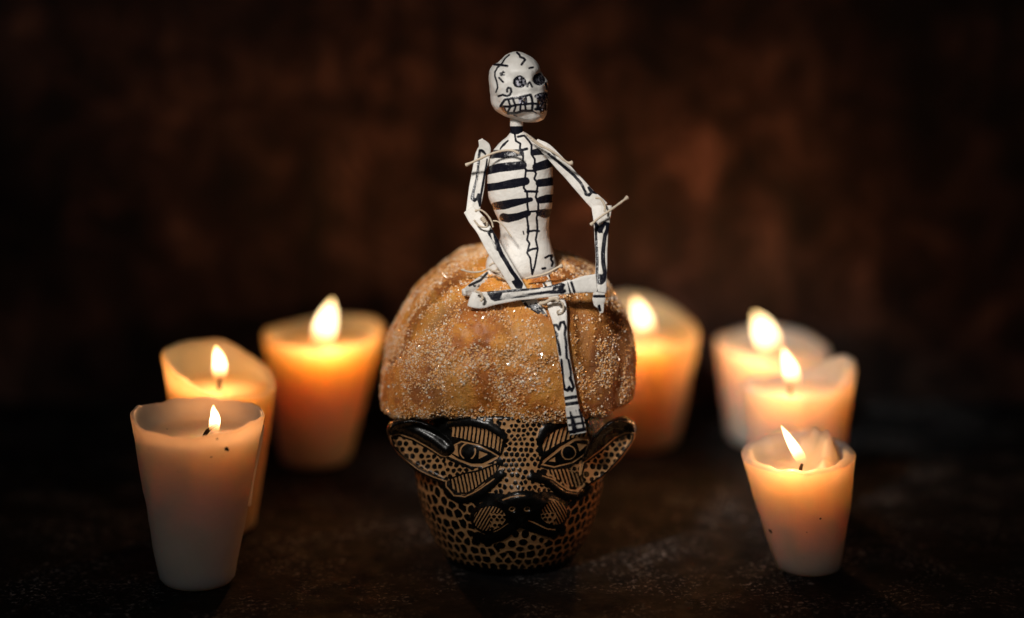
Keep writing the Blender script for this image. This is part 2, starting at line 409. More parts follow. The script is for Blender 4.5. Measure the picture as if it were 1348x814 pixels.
    lo.location = Pf[int(n * .5)] - B; lo.parent = root; l.energy = power; l.color = (1, .39, .13); l.shadow_soft_size = max(.0012, fw.max() * .6)
    for (sx, sy, sr) in specks:
        dd = rays([sx], [sy])[0]
        ok, loc_, nrm_, _ = o.ray_cast(Vector(CAM - B), Vector(dd / np.linalg.norm(dd)))
        if ok:
            U, Fi = ico(2); U = U * (1 + .35 * vnoise(U + sx, 2.0, 2))[:, None]
            q = Vector(nrm_).to_track_quat('Z', 'Y').to_matrix(); U = U * [1, .8, .3] * sr * s
            U = U @ np.array(q).T + np.array(loc_)
            mk('soot_speck', U, Fi, MWICK, root)
    return root, o

WAX = (.86, .76, .62)
wA = m_wax('ivory_wax', (.84, .71, .60), .05, 1.3)
wB = m_wax('amber_lit_wax', (.89, .62, .36), .06, 3.1)  # orange of flame light shining through is put into this wax colour
wC = m_wax('cream_wax', (.88, .68, .53), .06, 5.7)
candle('ivory candle with hollow top and tiny flame, foremost of the three at the left', (260, 766), 47, (262, 549), 87,
       [(0, 3), (60, 2), (90, 2), (130, 4), (175, 10), (200, 6), (225, -2), (270, -2), (310, -1), (340, 6)], -24, wA,
       [(281, 574, 5), (282, 562, 8), (283, 550, 8.5), (281, 539, 5.5), (281, 533, 1)], [(266, 575), (272, 569), (279, 563), (286, 559)], .008,
       seed=1, specks=[(298, 591, 3.2), (300, 593, 2), (278, 602, 1.2), (286, 578, 1.5), (220, 565, 1.3), (345, 592, 2), (339, 612, 1.6)],
       drips=[(1, -.10, 110, 2.6)], lipw=.0016)
candle('candle with its right rim melted low, directly behind the ivory candle with tiny flame', (289, 697), 44, (289, 489), 73,
       [(0, -22), (45, -4), (90, 24), (135, 28), (180, 27), (215, 12), (270, -14), (320, -22)], -20, wB,
       [(289, 506, 6), (289, 493, 10), (289, 478, 11), (286, 465, 8), (284, 455, 1.5)], [(289, 512), (289, 504), (290, 497)], .032, seed=2, lipw=.003)
candle('tall glowing candle with a large flame, left of the bread', (414, 607), 45, (425, 438), 79,
       [(0, 10), (60, 8), (90, 6), (130, -2), (180, 2), (225, -2), (270, -8), (320, 0)], -15, wB,
       [(423, 466, 8), (425, 447, 17), (429, 425, 18), (435, 404, 13), (439, 387, 2)], [(423, 470), (423, 463), (425, 456)], .062, seed=3, lipw=.0045)
candle('candle with a high back rim, half hidden behind the right side of the bread', (845, 584), 46, (845, 434), 77,
       [(0, -6), (40, 8), (80, 30), (110, 34), (150, 20), (180, 5), (270, -8), (320, -8)], -12, wB,
       [(851, 450, 7), (850, 437, 14), (846, 420, 14), (840, 403, 10), (834, 387, 2)], [(850, 458), (850, 450), (850, 444)], .055, seed=4, lipw=.0045)
candle('rearmost of the three candles at the right, its flame larger than theirs', (1015, 579), 56, (1019, 456), 75,
       [(0, -10), (40, 4), (80, 12), (120, 8), (180, 8), (225, 2), (270, -8), (320, -12)], -12, wC,
       [(1018, 474, 7), (1016, 458, 16), (1008, 440, 18.5), (1000, 422, 14), (991, 406, 2.5)], [(1019, 482), (1019, 475), (1018, 468)], .048, seed=5, lipw=.0045)
candle('middle of the three candles at the right, its right rim standing up in a peak', (1050, 668), 50, (1052, 499), 75,
       [(0, 18), (25, 28), (45, 18), (70, -4), (90, -10), (180, -8), (225, -6), (270, -6), (315, 0)], -15, wC,
       [(1041, 515, 6), (1043, 500, 11.5), (1040, 485, 11), (1035, 471, 7), (1031, 458, 1.5)], [(1040, 520), (1040, 513), (1041, 507)], .036, seed=6, lipw=.005)
candle('short cream candle with lumpy wax inside its rim, foremost of the three at the right', (1065, 748), 43, (1052, 597), 75,
       [(0, 4), (40, 8), (70, 12), (100, 10), (140, 2), (180, -2), (225, -4), (270, -4), (315, -2)], -20, wC,
       [(1057, 617, 5.5), (1054, 604, 8.5), (1046, 590, 7.5), (1037, 575, 5), (1028, 560, .8)], [(1055, 626), (1054, 618), (1056, 611)], .03, seed=7,
       lump=[(.20, .48, .36, 30), (.56, .12, .28, 28), (.58, .45, .34, 34), (.42, -.25, .18, 14)],
       specks=[(1014, 699, 3), (1015, 701, 2), (1080, 683, 1.6), (1062, 701, .8)], lipw=.0048)

# ------------------------------------------------------------------ jaguar mug
exec_mug = True
M_CLAY = m_painted('burnished_clay_black_paint', (.62, .33, .14), (.005, .0045, .004), .42, .2, .00012, spec=.5)
MUG_C = G(671, 731); MH = W(671, 521, MUG_C[1])[2]; ms = mpp(MUG_C[1])
mug = thing('jaguar_mug', 'tan clay mug shaped as a jaguar face with black painted spots, under the sugared bread', 'mug', MUG_C)
Zt = np.array([0, .02, .06, .12, .2, .3, .42, .55, .7, .85, 1.0]); Rt = np.array([86, 89, 94, 102, 109, 116, 122, 126, 126, 123, 120]) * ms
# denser round the front
nth = 900; tu = np.linspace(-1, 1, nth, endpoint=False); th = -np.pi / 2 + np.pi * (.52 * tu + .48 * np.sign(tu) * np.abs(tu) ** 2.6)
zr = np.linspace(0, 1, 330)
R = np.interp(zr, Zt, Rt); kk = np.hanning(25); kk /= kk.sum(); R = np.convolve(np.pad(R, 12, 'reflect', reflect_type='odd'), kk, 'valid')
TH, ZZ = np.meshgrid(th, zr); RR = np.repeat(R[:, None], nth, 1)
P = np.stack([MUG_C[0] + RR * np.cos(TH), MUG_C[1] + RR * np.sin(TH), ZZ * MH + .0004], -1).reshape(-1, 3)
Nn = np.stack([np.cos(TH), np.sin(TH), 0 * TH], -1).reshape(-1, 3)
front = (np.sin(TH).ravel() < .15)
x, y = proj(P)
z7 = lambda p: ztr(p, 490, 530, 4.285)
z8 = lambda p: ztr(p, 660, 530, 4.285)
zn = lambda p: ztr(p, 600, 620, 5.817)
crescL = z7([(725, 402), (680, 450), (620, 505), (560, 535), (500, 548), (440, 515), (412, 460)])
crescR = z8([(175, 412), (240, 430), (300, 478), (350, 515), (420, 530), (470, 500), (492, 440)])
browL = z7([(375, 150), (450, 112), (560, 108), (650, 130), (715, 170), (738, 200)])
browR = z8([(222, 200), (250, 150), (300, 118), (380, 98), (470, 110)])
lipL = zn([(490, 380), (420, 440), (340, 490), (250, 525), (170, 500)])
lipR = zn([(500, 370), (570, 400), (650, 440), (730, 470), (800, 440)])
def g(d, w): return 1 / (1 + np.exp(-d / w))
bumpz = 0
bumpz = bumpz + 3.0 * np.maximum(g(d_line(x, y, crescL, 5), 1.3), g(d_line(x, y, crescR, 5), 1.3))
bumpz = bumpz + 3.4 * np.maximum(g(d_line(x, y, browL, 5.5), 1.3), g(d_line(x, y, browR, 5.5), 1.3))
eL = z7([(405, 270), (500, 222), (600, 240), (680, 285), (712, 305), (620, 350), (560, 350), (480, 320)])
eR = z8([(230, 350), (330, 260), (420, 212), (500, 206), (500, 240), (480, 282), (400, 340), (300, 365)])
for e, c in ((eL, (619, 597)), (eR, (747, 595))):
    bumpz = bumpz - 1.5 * g(d_poly(x, y, e) + 3, 1.5) + 4.5 * np.exp(-(((x - c[0]) / 22) ** 2 + ((y - c[1]) / 12) ** 2))
mz = lambda cx, cy, sx, sy, h: h * np.exp(-(((x - cx) / sx) ** 2 + ((y - cy) / sy) ** 2))
bumpz = bumpz + mz(682, 664, 50, 34, 8) + mz(686, 640, 22, 30, 7)
padL = d_ell(x, y, 645.5, 681, 24, 19, -18); padR = d_ell(x, y, 725, 674, 20, 19, 15)
bumpz = bumpz + 7 * g(padL, 3.5) + 7 * g(padR, 3.5)
noseP = zn([(330, 215), (400, 165), (470, 140), (560, 140), (640, 175), (690, 215), (620, 290), (540, 360), (490, 400), (430, 350), (380, 290)])
bumpz = bumpz + 7 * g(d_poly(x, y, noseP), 2.5)
for c in ((675.5, 666), (692.5, 665.5)): bumpz = bumpz - 4 * np.exp(-(((x - c[0]) / 3.2) ** 2 + ((y - c[1]) / 3) ** 2))
bumpz = bumpz + 4 * np.maximum(g(d_line(x, y, lipL, 5.5), 1.8), g(d_line(x, y, lipR, 5.5), 1.8)) + mz(690, 708, 34, 18, 3)
bumpz = bumpz * front
# paint (positive = black)
s_ = (TH.ravel() + np.pi / 2) * 122 + 671
arcl = np.concatenate([[0], np.cumsum(np.hypot(np.diff(R), np.diff(zr) * MH))]) / ms
fadec = d_spots(s_ + 1.6 * vnoise(P, 600, 2) + 900, np.repeat(arcl, nth) + 400 + 1.6 * vnoise(P + 5, 600, 2), 15.0, 7.6, .24, 3)
ink = fadec
face = d_poly(x, y, [(655, 545), (716, 545), (706, 585), (712, 614), (704, 632), (740, 655), (700, 662), (640, 655), (646, 640), (664, 620), (661, 600), (664, 580)])
faceS = d_spots(x + .6 * vnoise(P, 900, 2), y, 7.6, 3.0, .26, 5)
ink = np.where(face > 0, faceS, ink)
cheekL = d_poly(x, y, z7([(360, 300), (420, 300), (480, 330), (560, 358), (700, 345), (700, 380), (640, 440), (560, 500), (480, 520), (425, 470), (400, 380)]))
ink = np.where(cheekL > 0, d_spots(x, y, 8.6, 3.1, .25, 8), ink)
blk = lambda d: None
def black(d):
    global ink; ink = np.maximum(ink, np.where(front, d, -99))
def tan(d):
    global ink; ink = np.minimum(ink, np.where(front, -d, 99))
black(d_poly(x, y, z7([(330, 90), (560, 85), (700, 120), (765, 180), (760, 215), (735, 290), (700, 330), (560, 380), (440, 330), (380, 290), (370, 180)])))
black(d_poly(x, y, z8([(195, 215), (215, 150), (290, 95), (470, 75), (540, 120), (530, 250), (480, 320), (400, 372), (280, 385), (205, 360), (225, 300)])))
black(d_line(x, y, crescL, 6)); black(d_line(x, y, crescR, 6))
lidL = z7([(440, 135), (560, 132), (650, 150), (700, 178), (738, 205), (722, 285), (690, 262), (600, 232), (510, 205), (445, 192)])
lidR = z8([(228, 215), (300, 158), (380, 128), (470, 140), (490, 165), (492, 192), (400, 200), (320, 232), (262, 268), (236, 282)])
def stripes(poly, per, x0, slope, blackfrac, seed, curve=0.0):
    d = d_poly(x, y, poly); u = x + slope * (y - poly[0][1]) + curve * (y - poly[0][1]) ** 2 + .5 * vnoise(P, 1200, 2)
    ph = ((u - x0) / per) % 1.0; st = (blackfrac / 2 - np.abs(ph - .5)) * per
    return d, st
def put(poly, per, x0, slope, bf, seed, curve=0.0):
    global ink
    d, st = stripes(poly, per, x0, slope, bf, seed, curve)
    ink = np.where((d > 0) & front, np.maximum(st, -d), ink)
put(lidL, 5.5, 592, .12, .45, 1); put(lidR, 5.8, 712, .30, .48, 2)
unL = z7([(440, 430), (520, 400), (600, 385), (700, 345), (718, 350), (700, 395), (640, 440), (590, 480), (540, 510), (480, 512), (445, 480)])
put(unL, 5.0, 590, -.22, .50, 3)
unR = z8([(240, 378), (300, 378), (380, 372), (455, 345), (470, 400), (455, 455), (420, 478), (370, 465), (300, 420)])
put(unR, 5.2, 700, -.30, .55, 4)
ck = d_poly(x, y, z8([(400, 360), (470, 310), (500, 330), (480, 380), (430, 400), (380, 385)]))
ink = np.where((ck > 0) & front, d_spots(x, y, 8, 2.9, .2, 4), ink)
black(-np.abs(d_poly(x, y, unL)) + 1.2)
tan(d_line(x, y, z7([(420, 400), (424, 470), (468, 522), (530, 528), (600, 492), (655, 452), (690, 425)]), .7))
tan(d_line(x, y, z8([(225, 408), (290, 432), (340, 470), (380, 492), (425, 498), (460, 465), (472, 410)]), [.6, .7, 1.1, 1.2, 1, .6]))
for e in (eL, eR):
    d = d_poly(x, y, e); black(d + 2); tan(.85 - np.abs(d))
tan(d_poly(x, y, z7([(427, 275), (478, 238), (490, 305)]))); tan(d_poly(x, y, z7([(602, 318), (652, 292), (606, 272)])))
tan(d_poly(x, y, z8([(268, 332), (302, 308), (306, 336)]))); tan(d_poly(x, y, z8([(428, 232), (488, 238), (436, 276)])))
def arc(cx, cy, r, a0, a1): return [(cx + r * math.cos(math.radians(a)), cy - r * math.sin(math.radians(a))) for a in np.linspace(a0, a1, 9)]
tan(d_line(x, y, arc(617, 594, 10.5, 110, 235), .9)); tan(d_line(x, y, arc(616, 594, 10.5, -60, 20), .9))
tan(.8 - np.abs(d_ell(x, y, 747.3, 595.5, 9, 9)))
tan(d_line(x, y, z7([(395, 285), (480, 322), (560, 356), (620, 358), (705, 312)]), 1.0))
tan(d_line(x, y, z8([(235, 335), (330, 252), (420, 205), (495, 196)]), .9))
# muzzle
black(d_ell(x, y, 682, 680, 62, 30)); black(d_poly(x, y, noseP) + 2); black(d_line(x, y, lipL, 7)); black(d_line(x, y, lipR, 6.5))
black(d_line(x, y, zn([(150, 220), (260, 190), (380, 190)]), 5)); black(d_line(x, y, zn([(640, 170), (740, 180), (850, 240)]), 4))
for d, c, sl, seed in ((d_ell(x, y, 646, 680, 21, 16, -20), 645, .55, 1), (d_ell(x, y, 725.5, 673, 18, 16, 15), 725, -.55, 2)):
    inner = (x > c + 2) if seed == 1 else (x < c + 2)
    ph = ((x + sl * (y - 675) * (1 if seed == 1 else 1) + .4 * vnoise(P, 900, 2)) / 4.3) % 1; st = (.30 - np.abs(ph - .5)) * 4.3
    sp = d_spots(x, y, 6.4, 2.3, .2, seed + 20)
    ink = np.where((d > 0) & front, np.maximum(np.where(inner & (y > 672), sp, st), -d), ink)
tan(d_line(x, y, zn([(365, 200), (420, 172), (470, 158), (510, 158)]), .7)); tan(d_line(x, y, zn([(545, 360), (600, 388), (680, 430), (740, 440)]), .7))
tan(d_line(x, y, zn([(300, 455), (350, 425), (400, 385)]), .5))
for c in ((674, 665), (691, 665)): tan(.6 - np.abs(d_ell(x, y, c[0], c[1], 3.2, 2.8)) - .35 * (x > c[0] + 2))
chin = zn([(485, 418), (560, 455), (700, 500), (690, 560), (620, 600), (530, 622), (420, 635), (340, 612), (305, 560), (400, 500)])
dc = d_poly(x, y, chin); sp = np.full(len(x), -99.0)
for cx_, cy_, rx_, ry_ in [(455, 475, 26, 30), (527, 475, 28, 34), (590, 505, 22, 25), (430, 555, 31, 30), (512, 541, 34, 26), (345, 570, 36, 28), (572, 580, 27, 22), (490, 595, 32, 20), (415, 625, 42, 16), (650, 525, 20, 22), (630, 580, 20, 18), (690, 560, 18, 18)]:
    sp = np.maximum(sp, d_ell(x, y, *zn([(cx_, cy_)])[0], rx_ / 5.817, ry_ / 5.817))
ink = np.where((dc > 0) & front, np.maximum(sp, -dc - .0), ink)
# foot band
ink = np.where(ZZ.ravel() < .05, 3, ink)
P2 = P + Nn * (bumpz * ms)[:, None] - Nn * (.00022 * g(-ink, .5) * 1.0)[:, None]
# bottom and inside
rows = [P2.reshape(330, nth, 3)]
def mring(r, z): return np.stack([MUG_C[0] + r * np.cos(th), MUG_C[1] + r * np.sin(th), 0 * th + z], -1)[None]
Rtop = R[-1]
top = np.concatenate([mring(Rtop - .0006, MH + .0012), mring(Rtop - .0018, MH + .0016), mring(Rtop - .003, MH + .0006)] + [mring(np.interp(f, zr, R) - .0036, MH * f) for f in (.95, .8, .7, .6, .5, .4, .3, .22, .15)] + [mring(R[0] * .7, MH * .1), mring(.0001, MH * .1)])
bot = np.concatenate([mring(.0001, .002), mring(R[0] * .7, .002), mring(R[0] - .002, .0003)])
ALL = np.concatenate([bot, rows[0], top]); nrw = ALL.shape[0]
inkA = np.concatenate([np.full(3 * nth, 3), ink, np.full(top.shape[0] * nth, 3.0)])
mk('mug_body', ALL.reshape(-1, 3), grid(nth, nrw, True), M_CLAY, mug, attrs={'ink': inkA}, loc=MUG_C)

# ears: concave leaf shells with a thick rolled upper rim
def ear(outline, tip_y, root_y, roll, rimline, mirror):
    C = np.array(outline, float).mean(0); O = smooth_path(outline + outline[:1], 160)[:-1]; nO = len(O)
    nr = 60; rows, fr = [], []
    side = -1 if not mirror else 1
    xs = O[:, 0]; xr = (np.array([o[0] for o in outline]))
    lo, hi = xr.min(), xr.max()
    def ydepth(px_):   # ear leans back towards its tip
        t = (px_ - lo) / (hi - lo); t = 1 - t if not mirror else t
        return root_y + (tip_y - root_y) * t ** 1.15
    Pp, back = [], []
    for r in np.linspace(0, 1, nr):
        Q = C + (O - C) * r
        f = r ** 2.2
        dep = ydepth(Q[:, 0])
        bow = -.0040 * np.exp(-((r - .90) / .10) ** 2) * np.clip((Q[:, 0] - 585) / -22 if not mirror else (Q[:, 0] - 785) / 22, .12, 1) + .0012 * (1 - f) + .004 * np.clip((r - .93) / .07, 0, 1) ** 2
        Pp.append(np.array([W(a, b, d) for (a, b), d in zip(Q, dep + bow)]))
    for r in np.linspace(1, 0, 12)[1:]:
        Q = C + (O - C) * r; dep = ydepth(Q[:, 0]) + .0045 + .004 * math.sqrt(max(0, 1 - r * r))
        back.append(np.array([W(a, b, d) for (a, b), d in zip(Q, dep)]))
    V = np.concatenate(Pp + back)
    X, Y = proj(V); X2 = X.copy()
    rr = np.concatenate([np.repeat(np.linspace(0, 1, nr), nO), np.repeat(np.linspace(1, 0, 12)[1:], nO)])
    V[:, 1] -= .0028 * g(d_line(X, Y, roll, 6), 2.0) * (np.arange(len(V)) < nr * nO)
    isf = np.arange(len(V)) < nr * nO
    ik = np.where(isf, d_spots(X, Y, 9.0, 3.7, .25, 6 if mirror else 2), 3)
    ik = np.maximum(ik, -d_poly(X, Y, rimline) + 3.2)
    ik = np.minimum(ik, -(.75 - np.abs(d_poly(X, Y, rimline))))
    ik = np.maximum(ik, d_line(X, Y, roll, 7.2) - .2)
    mk('ear', V, grid(nO, nr + 11, True), M_CLAY, mug, attrs={'ink': ik}, loc=MUG_C)
earL = [(510, 560), (514, 554), (528, 550), (550, 552), (574, 562), (592, 576), (603, 594), (604, 618), (596, 638), (576, 635), (552, 623), (530, 605), (515, 584), (509, 568)]
ear(earL, -.030, -.041, z7([(115, 130), (180, 125), (260, 160), (340, 205), (410, 260)]),
    z7([(100, 190), (150, 178), (230, 205), (320, 255), (390, 300), (440, 310), (478, 350), (480, 400), (448, 450), (400, 440), (340, 418), (260, 380), (180, 320), (115, 255)]), False)
earR = [(836, 556), (838, 566), (833, 583), (820, 602), (800, 622), (785, 634), (772, 640), (765, 625), (767, 600), (776, 580), (790, 562), (806, 550), (824, 548)]
ear(earR, -.026, -.040, z8([(690, 110), (620, 105), (570, 140), (520, 200), (470, 285)]),
    z8([(755, 172), (745, 220), (680, 310), (600, 400), (530, 450), (485, 478), (455, 460), (448, 400), (462, 340), (495, 315), (560, 270), (640, 200), (700, 172)]), True)

# ------------------------------------------------------------------ bread
BC = W(669, 452, .0)
sil = [(515, 551), (505, 535), (503, 515), (503, 490), (509, 460), (519, 434), (535, 404), (554, 381), (573, 362), (588, 348), (605, 339), (640, 333), (680, 334), (740, 337), (767, 347), (790, 362), (811, 386), (825, 412), (833, 442), (834, 480), (832, 515), (824, 538), (806, 552), (740, 558), (660, 559), (580, 556)]
PHI_T = []; RHO_T = []
for (a, b) in sil:
    p = W(a, b, 0) - BC; PHI_T.append(math.atan2(p[2], p[0])); RHO_T.append(math.hypot(p[0], p[2]))
o_ = np.argsort(PHI_T); PHI_T = np.array(PHI_T)[o_]; RHO_T = np.array(RHO_T)[o_]
PHI_T = np.concatenate([PHI_T - 2 * np.pi, PHI_T, PHI_T + 2 * np.pi]); RHO_T = np.tile(RHO_T, 3)
D, BF = ico(8)
phi = np.arctan2(D[:, 2], D[:, 0]); rho = np.interp(phi, PHI_T, RHO_T)
sn = np.hypot(D[:, 0], D[:, 2]); cs = D[:, 1]
a_ = sn ** .62; b_ = np.sign(cs) * np.abs(cs) ** .8
P = np.stack([BC[0] + rho * np.cos(phi) * a_, BC[1] + .048 * b_, BC[2] + rho * np.sin(phi) * a_], -1)
# the dome leans back: a baked bun is widest below and rounds over at the top
t = np.clip((P[:, 2] - BC[2]) / .03, -1, 1)
P[:, 1] += np.where(P[:, 1] < 0, .010 * np.clip(t, 0, 1) ** 2, 0)
x, y = proj(P)
yl = np.interp(x, [500, 522, 576, 650, 726, 793, 834], [538, 551, 553, 558, 558, 549, 528]) + 2.5 * vnoise(np.stack([x * .01, 0 * x, 0 * x], -1), 4.0, 2)
P[:, 2] += np.where(y > yl - 40, (y - (yl - 5 * np.logaddexp(0, (yl - y) / 5))) * mpp(-.02), 0)
Nb = D / np.linalg.norm(D * [1, 1.1, 1], axis=1)[:, None]
x, y = proj(P); fr = P[:, 1] < .01
z5 = lambda p: ztr(p, 490, 310, 3.13)
cr = np.zeros(len(P))
for pts, wd, dp in ((z5([(285, 790), (262, 640), (240, 500), (255, 390), (310, 310), (420, 270), (520, 290)]), 9, 6.5),
                    (z5([(835, 200), (860, 330), (880, 500), (905, 640), (900, 790)]), 10, 6.5),
                    (z5([(980, 240), (1010, 380), (1030, 560), (1000, 720)]), 7, 4.5),
                    (z5([(60, 520), (130, 400), (215, 280), (300, 190), (400, 150)]), 8, 5.0),
                    (z5([(540, 330), (600, 480), (520, 560), (560, 650)]), 8, 3.0),
                    (z5([(330, 540), (430, 480), (560, 500), (680, 560), (760, 520)]), 8, 2.6)):
    d = -d_line(x, y, pts, 0); cr += np.where(d < 90, dp * np.exp(-(np.minimum(d, 60) / wd) ** 2), 0)
mb = mpp(-.03)
P += Nb * ((-cr * fr + 6.5 * vnoise(P + .7, 38, 2) - 2.0 + 3.0 * vnoise(P, 110, 3) + 1.0 * vnoise(P, 420, 3)) * mb)[:, None]
M_BREAD, nt, b = mat('baked_bread_crust')
tc = nd(nt, 'ShaderNodeTexCoord'); ob = tc.outputs['Object']
n1 = nz(nt, 55, 5, .6, ob, dist=.5); n2 = nz(nt, 26, 4, .6, ob)
c = ramp(nt, n1, [(.34, (.22, .05, .008)), (.46, (.56, .165, .018)), (.56, (.88, .35, .045)), (.72, (.96, .52, .12))])
c = mixc(nt, ramp(nt, n2, [(.35, 0), (.7, .8)]), c, (.36, .14, .035))
at = nd(nt, 'ShaderNodeAttribute', attribute_name='pale')
c = mixc(nt, at.outputs['Fac'], c, (.80, .55, .24))
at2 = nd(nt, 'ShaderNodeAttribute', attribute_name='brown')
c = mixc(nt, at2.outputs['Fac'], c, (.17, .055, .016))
L(nt, c, b.inputs['Base Color']); b.inputs['Subsurface Weight'].default_value = .08; b.inputs['Coat Weight'].default_value = .15; b.inputs['Coat Roughness'].default_value = .35
b.inputs['Subsurface Radius'].default_value = (1, .45, .15); b.inputs['Subsurface Scale'].default_value = .003
L(nt, ramp(nt, nz(nt, 90, 4, .7, ob), [(.35, .34), (.65, .62)]), b.inputs['Roughness'])
L(nt, bump(nt, nz(nt, 700, 5, .7, ob), 0.0012, .8), b.inputs['Normal'])
pale = np.clip(1 - (P[:, 2] - BC[2] + .031) / .006 + .5 * vnoise(P, 120, 2), 0, 1) * .8
brown = np.clip((P[:, 0] - (BC[0] + .024)) / .012 + .8 * vnoise(P, 70, 2), 0, 1) * .75 * (P[:, 2] > BC[2] - .02)  # baked brown, with shading of the right side put into the colour
brown = np.maximum(brown, .5 * np.clip(cr / 4, 0, 1))  # creases darkened in colour to stand in for their shade
bread = thing('sweet_bread', 'round golden bread coated in coarse sugar, sitting on the jaguar mug', 'bread', BC)
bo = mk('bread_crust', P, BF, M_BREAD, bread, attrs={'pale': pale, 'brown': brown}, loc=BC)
BV = BVHTree.FromPolygons([Vector(v) for v in P[::1]], [tuple(f) for f in BF])
def on_bread(px, py, off=.0012):
    d = rays([px], [py])[0]; h = BV.ray_cast(Vector(CAM), Vector(d).normalized())
    if h[0] is None: return None
    q = np.array(h[0]); return q - d / np.linalg.norm(d) * off
# sugar: coarse crystals, thick in drifts
M_SUGAR, nt, b = mat('sugar_crystal')
L(nt, ramp(nt, nd(nt, 'ShaderNodeAttribute', attribute_name='tone').outputs['Fac'], [(0, (.80, .36, .09)), (.45, (.95, .52, .20)), (.8, (1, .76, .50)), (1, (1, .95, .85))]), b.inputs['Base Color']); b.inputs['Roughness'].default_value = .08; b.inputs['IOR'].default_value = 1.5
b.inputs['Transmission Weight'].default_value = .12; b.inputs['Subsurface Weight'].default_value = 0
tri = P[BF]; e1 = tri[:, 1] - tri[:, 0]; e2 = tri[:, 2] - tri[:, 0]; cr_ = np.cross(e1, e2); ar = np.linalg.norm(cr_, axis=1); fn = cr_ / ar[:, None]
cen = tri.mean(1)
den = np.clip(.16 + 1.4 * vnoise(cen + 3.4, 110, 3) + .45 * vnoise(cen, 210, 2), .045, 1.2)
fx, fy = proj(cen)
low = np.exp(-((fy - 547) / 9) ** 2) * .35
den = np.clip(den + low * (cen[:, 1] < 0), .05, .95) * np.where(cen[:, 1] > .02, .5, 1) * (cen[:, 2] > BC[2] - .034)
pr = den * ar; pr /= pr.sum(); NS = 64000
ids = rng.choice(len(BF), NS, p=pr); u = rng.random((NS, 2)); fl = u.sum(1) > 1; u[fl] = 1 - u[fl]
pos = tri[ids, 0] + e1[ids] * u[:, :1] + e2[ids] * u[:, 1:]
sz = (.00009 + .00026 * rng.random(NS) ** 3.5)
cube = np.array([[i, j, k] for i in (-1, 1) for j in (-1, 1) for k in (-1, 1)], float)
cf = np.array([[0, 1, 3, 2], [4, 6, 7, 5], [0, 4, 5, 1], [2, 3, 7, 6], [0, 2, 6, 4], [1, 5, 7, 3]])
q = rng.normal(size=(NS, 4)); q /= np.linalg.norm(q, axis=1)[:, None]
w_, x_, y_, z_ = q.T
RM = np.stack([1-2*(y_*y_+z_*z_), 2*(x_*y_-z_*w_), 2*(x_*z_+y_*w_), 2*(x_*y_+z_*w_), 1-2*(x_*x_+z_*z_), 2*(y_*z_-x_*w_), 2*(x_*z_-y_*w_), 2*(y_*z_+x_*w_), 1-2*(x_*x_+y_*y_)], -1).reshape(-1, 3, 3)
cv = cube[None] * (1 + .35 * rng.uniform(-1, 1, (NS, 8, 3))) * rng.uniform(.7, 1.25, (NS, 1, 3))
cv = np.einsum('nij,nkj->nki', RM, cv) * sz[:, None, None] + (pos + fn[ids] * (sz * .5)[:, None])[:, None]
CF = (cf[None] + (np.arange(NS) * 8)[:, None, None]).reshape(-1, 4)
so = mk('sugar_coating', cv.reshape(-1, 3), CF, M_SUGAR, bread, smooth=False, attrs={'tone': np.repeat(rng.random(NS), 8)}, loc=BC); so['kind'] = 'stuff'

# ------------------------------------------------------------------ skeleton figure
INK = (.008, .008, .014)
M_PAPER = m_painted('painted_paper_mache', (.78, .75, .70), INK, .55, .2, .00045, dirt=(.72, .66, .58))
M_SKULL = m_painted('painted_skull', (.76, .74, .70), INK, .42, .2, .00045, glitter=True, dirt=(.72, .66, .58))
M_STRING = m_simple('cotton_string', (.60, .50, .38), .8, .2)
YF = -.014
SEAT = W(690, 366, YF)
fig = thing('skeleton_figure', 'white papier-mache skeleton doll with painted ribs, sitting cross-legged on the bread', 'skeleton doll', SEAT)
sf = mpp(YF, .15)
def painted(name, V, F, strokes, m=None, parent=fig, extra=None, pid=0):
    X, Y = proj(V); ik = np.full(len(V), -6.0)
    for pts, hw in strokes: ik = np.maximum(ik, d_line(X, Y, pts, hw) + .55)
    at = {'ink': np.clip(ik, -6, 6)}
    if extra: at.update(extra)
    return mk(name, V, F, m or M_PAPER, parent, attrs=at, loc=SEAT)
# torso
zt = lambda p: ztr(p, 600, 160, 5.814)
zh = lambda p: ztr(p, 600, 290, 5.814)
zr_ = lambda p: ztr(p, 700, 290, 5.814)
za = lambda p: ztr(p, 700, 160, 5.814)
LX = [(171, 676), (176, 671), (181, 667), (189, 657), (198, 649.5), (211, 645), (229, 642), (246, 641.5), (260, 643), (277, 650), (289, 656), (303, 658.5), (312, 659), (320, 656.5), (329, 649), (336, 644), (343, 640), (352, 639), (360, 642), (366, 650), (371, 662)]
RX = [(171, 684), (176, 693), (181, 700), (189, 711), (198, 719.5), (211, 726), (229, 727.5), (249, 728), (270, 726.5), (287, 723), (300, 722), (312, 723), (320, 725), (330, 728), (340, 731), (350, 734), (358, 732.5), (364, 727), (368, 720), (371, 708)]
nr = 190; ys = np.linspace(171, 371, nr); na = 220; aa = np.linspace(0, 2 * np.pi, na, endpoint=False)
lx = np.interp(ys, *zip(*LX)); rx = np.interp(ys, *zip(*RX)); kk = np.hanning(9); kk /= kk.sum()
sm_ = lambda v: np.convolve(np.pad(v, 4, 'edge'), kk, 'valid')
lx, rx = sm_(lx), sm_(rx)
V = []
for yy, l, r in zip(ys, lx, rx):
    c = W((l + r) / 2, yy, YF); hw_ = (r - l) / 2 * sf; dp = min(hw_ * .78, .0125)
    ca, sa = np.cos(aa), np.sin(aa)
    V.append(np.stack([c[0] + hw_ * np.sign(ca) * np.abs(ca) ** .9, c[1] + dp * np.sign(sa) * np.abs(sa) ** .9, c[2] + 0 * aa], -1))
V = np.concatenate(V)
cc = np.array([[W(684, 171, YF)], [W(684, 371, YF)]]).reshape(2, 3)
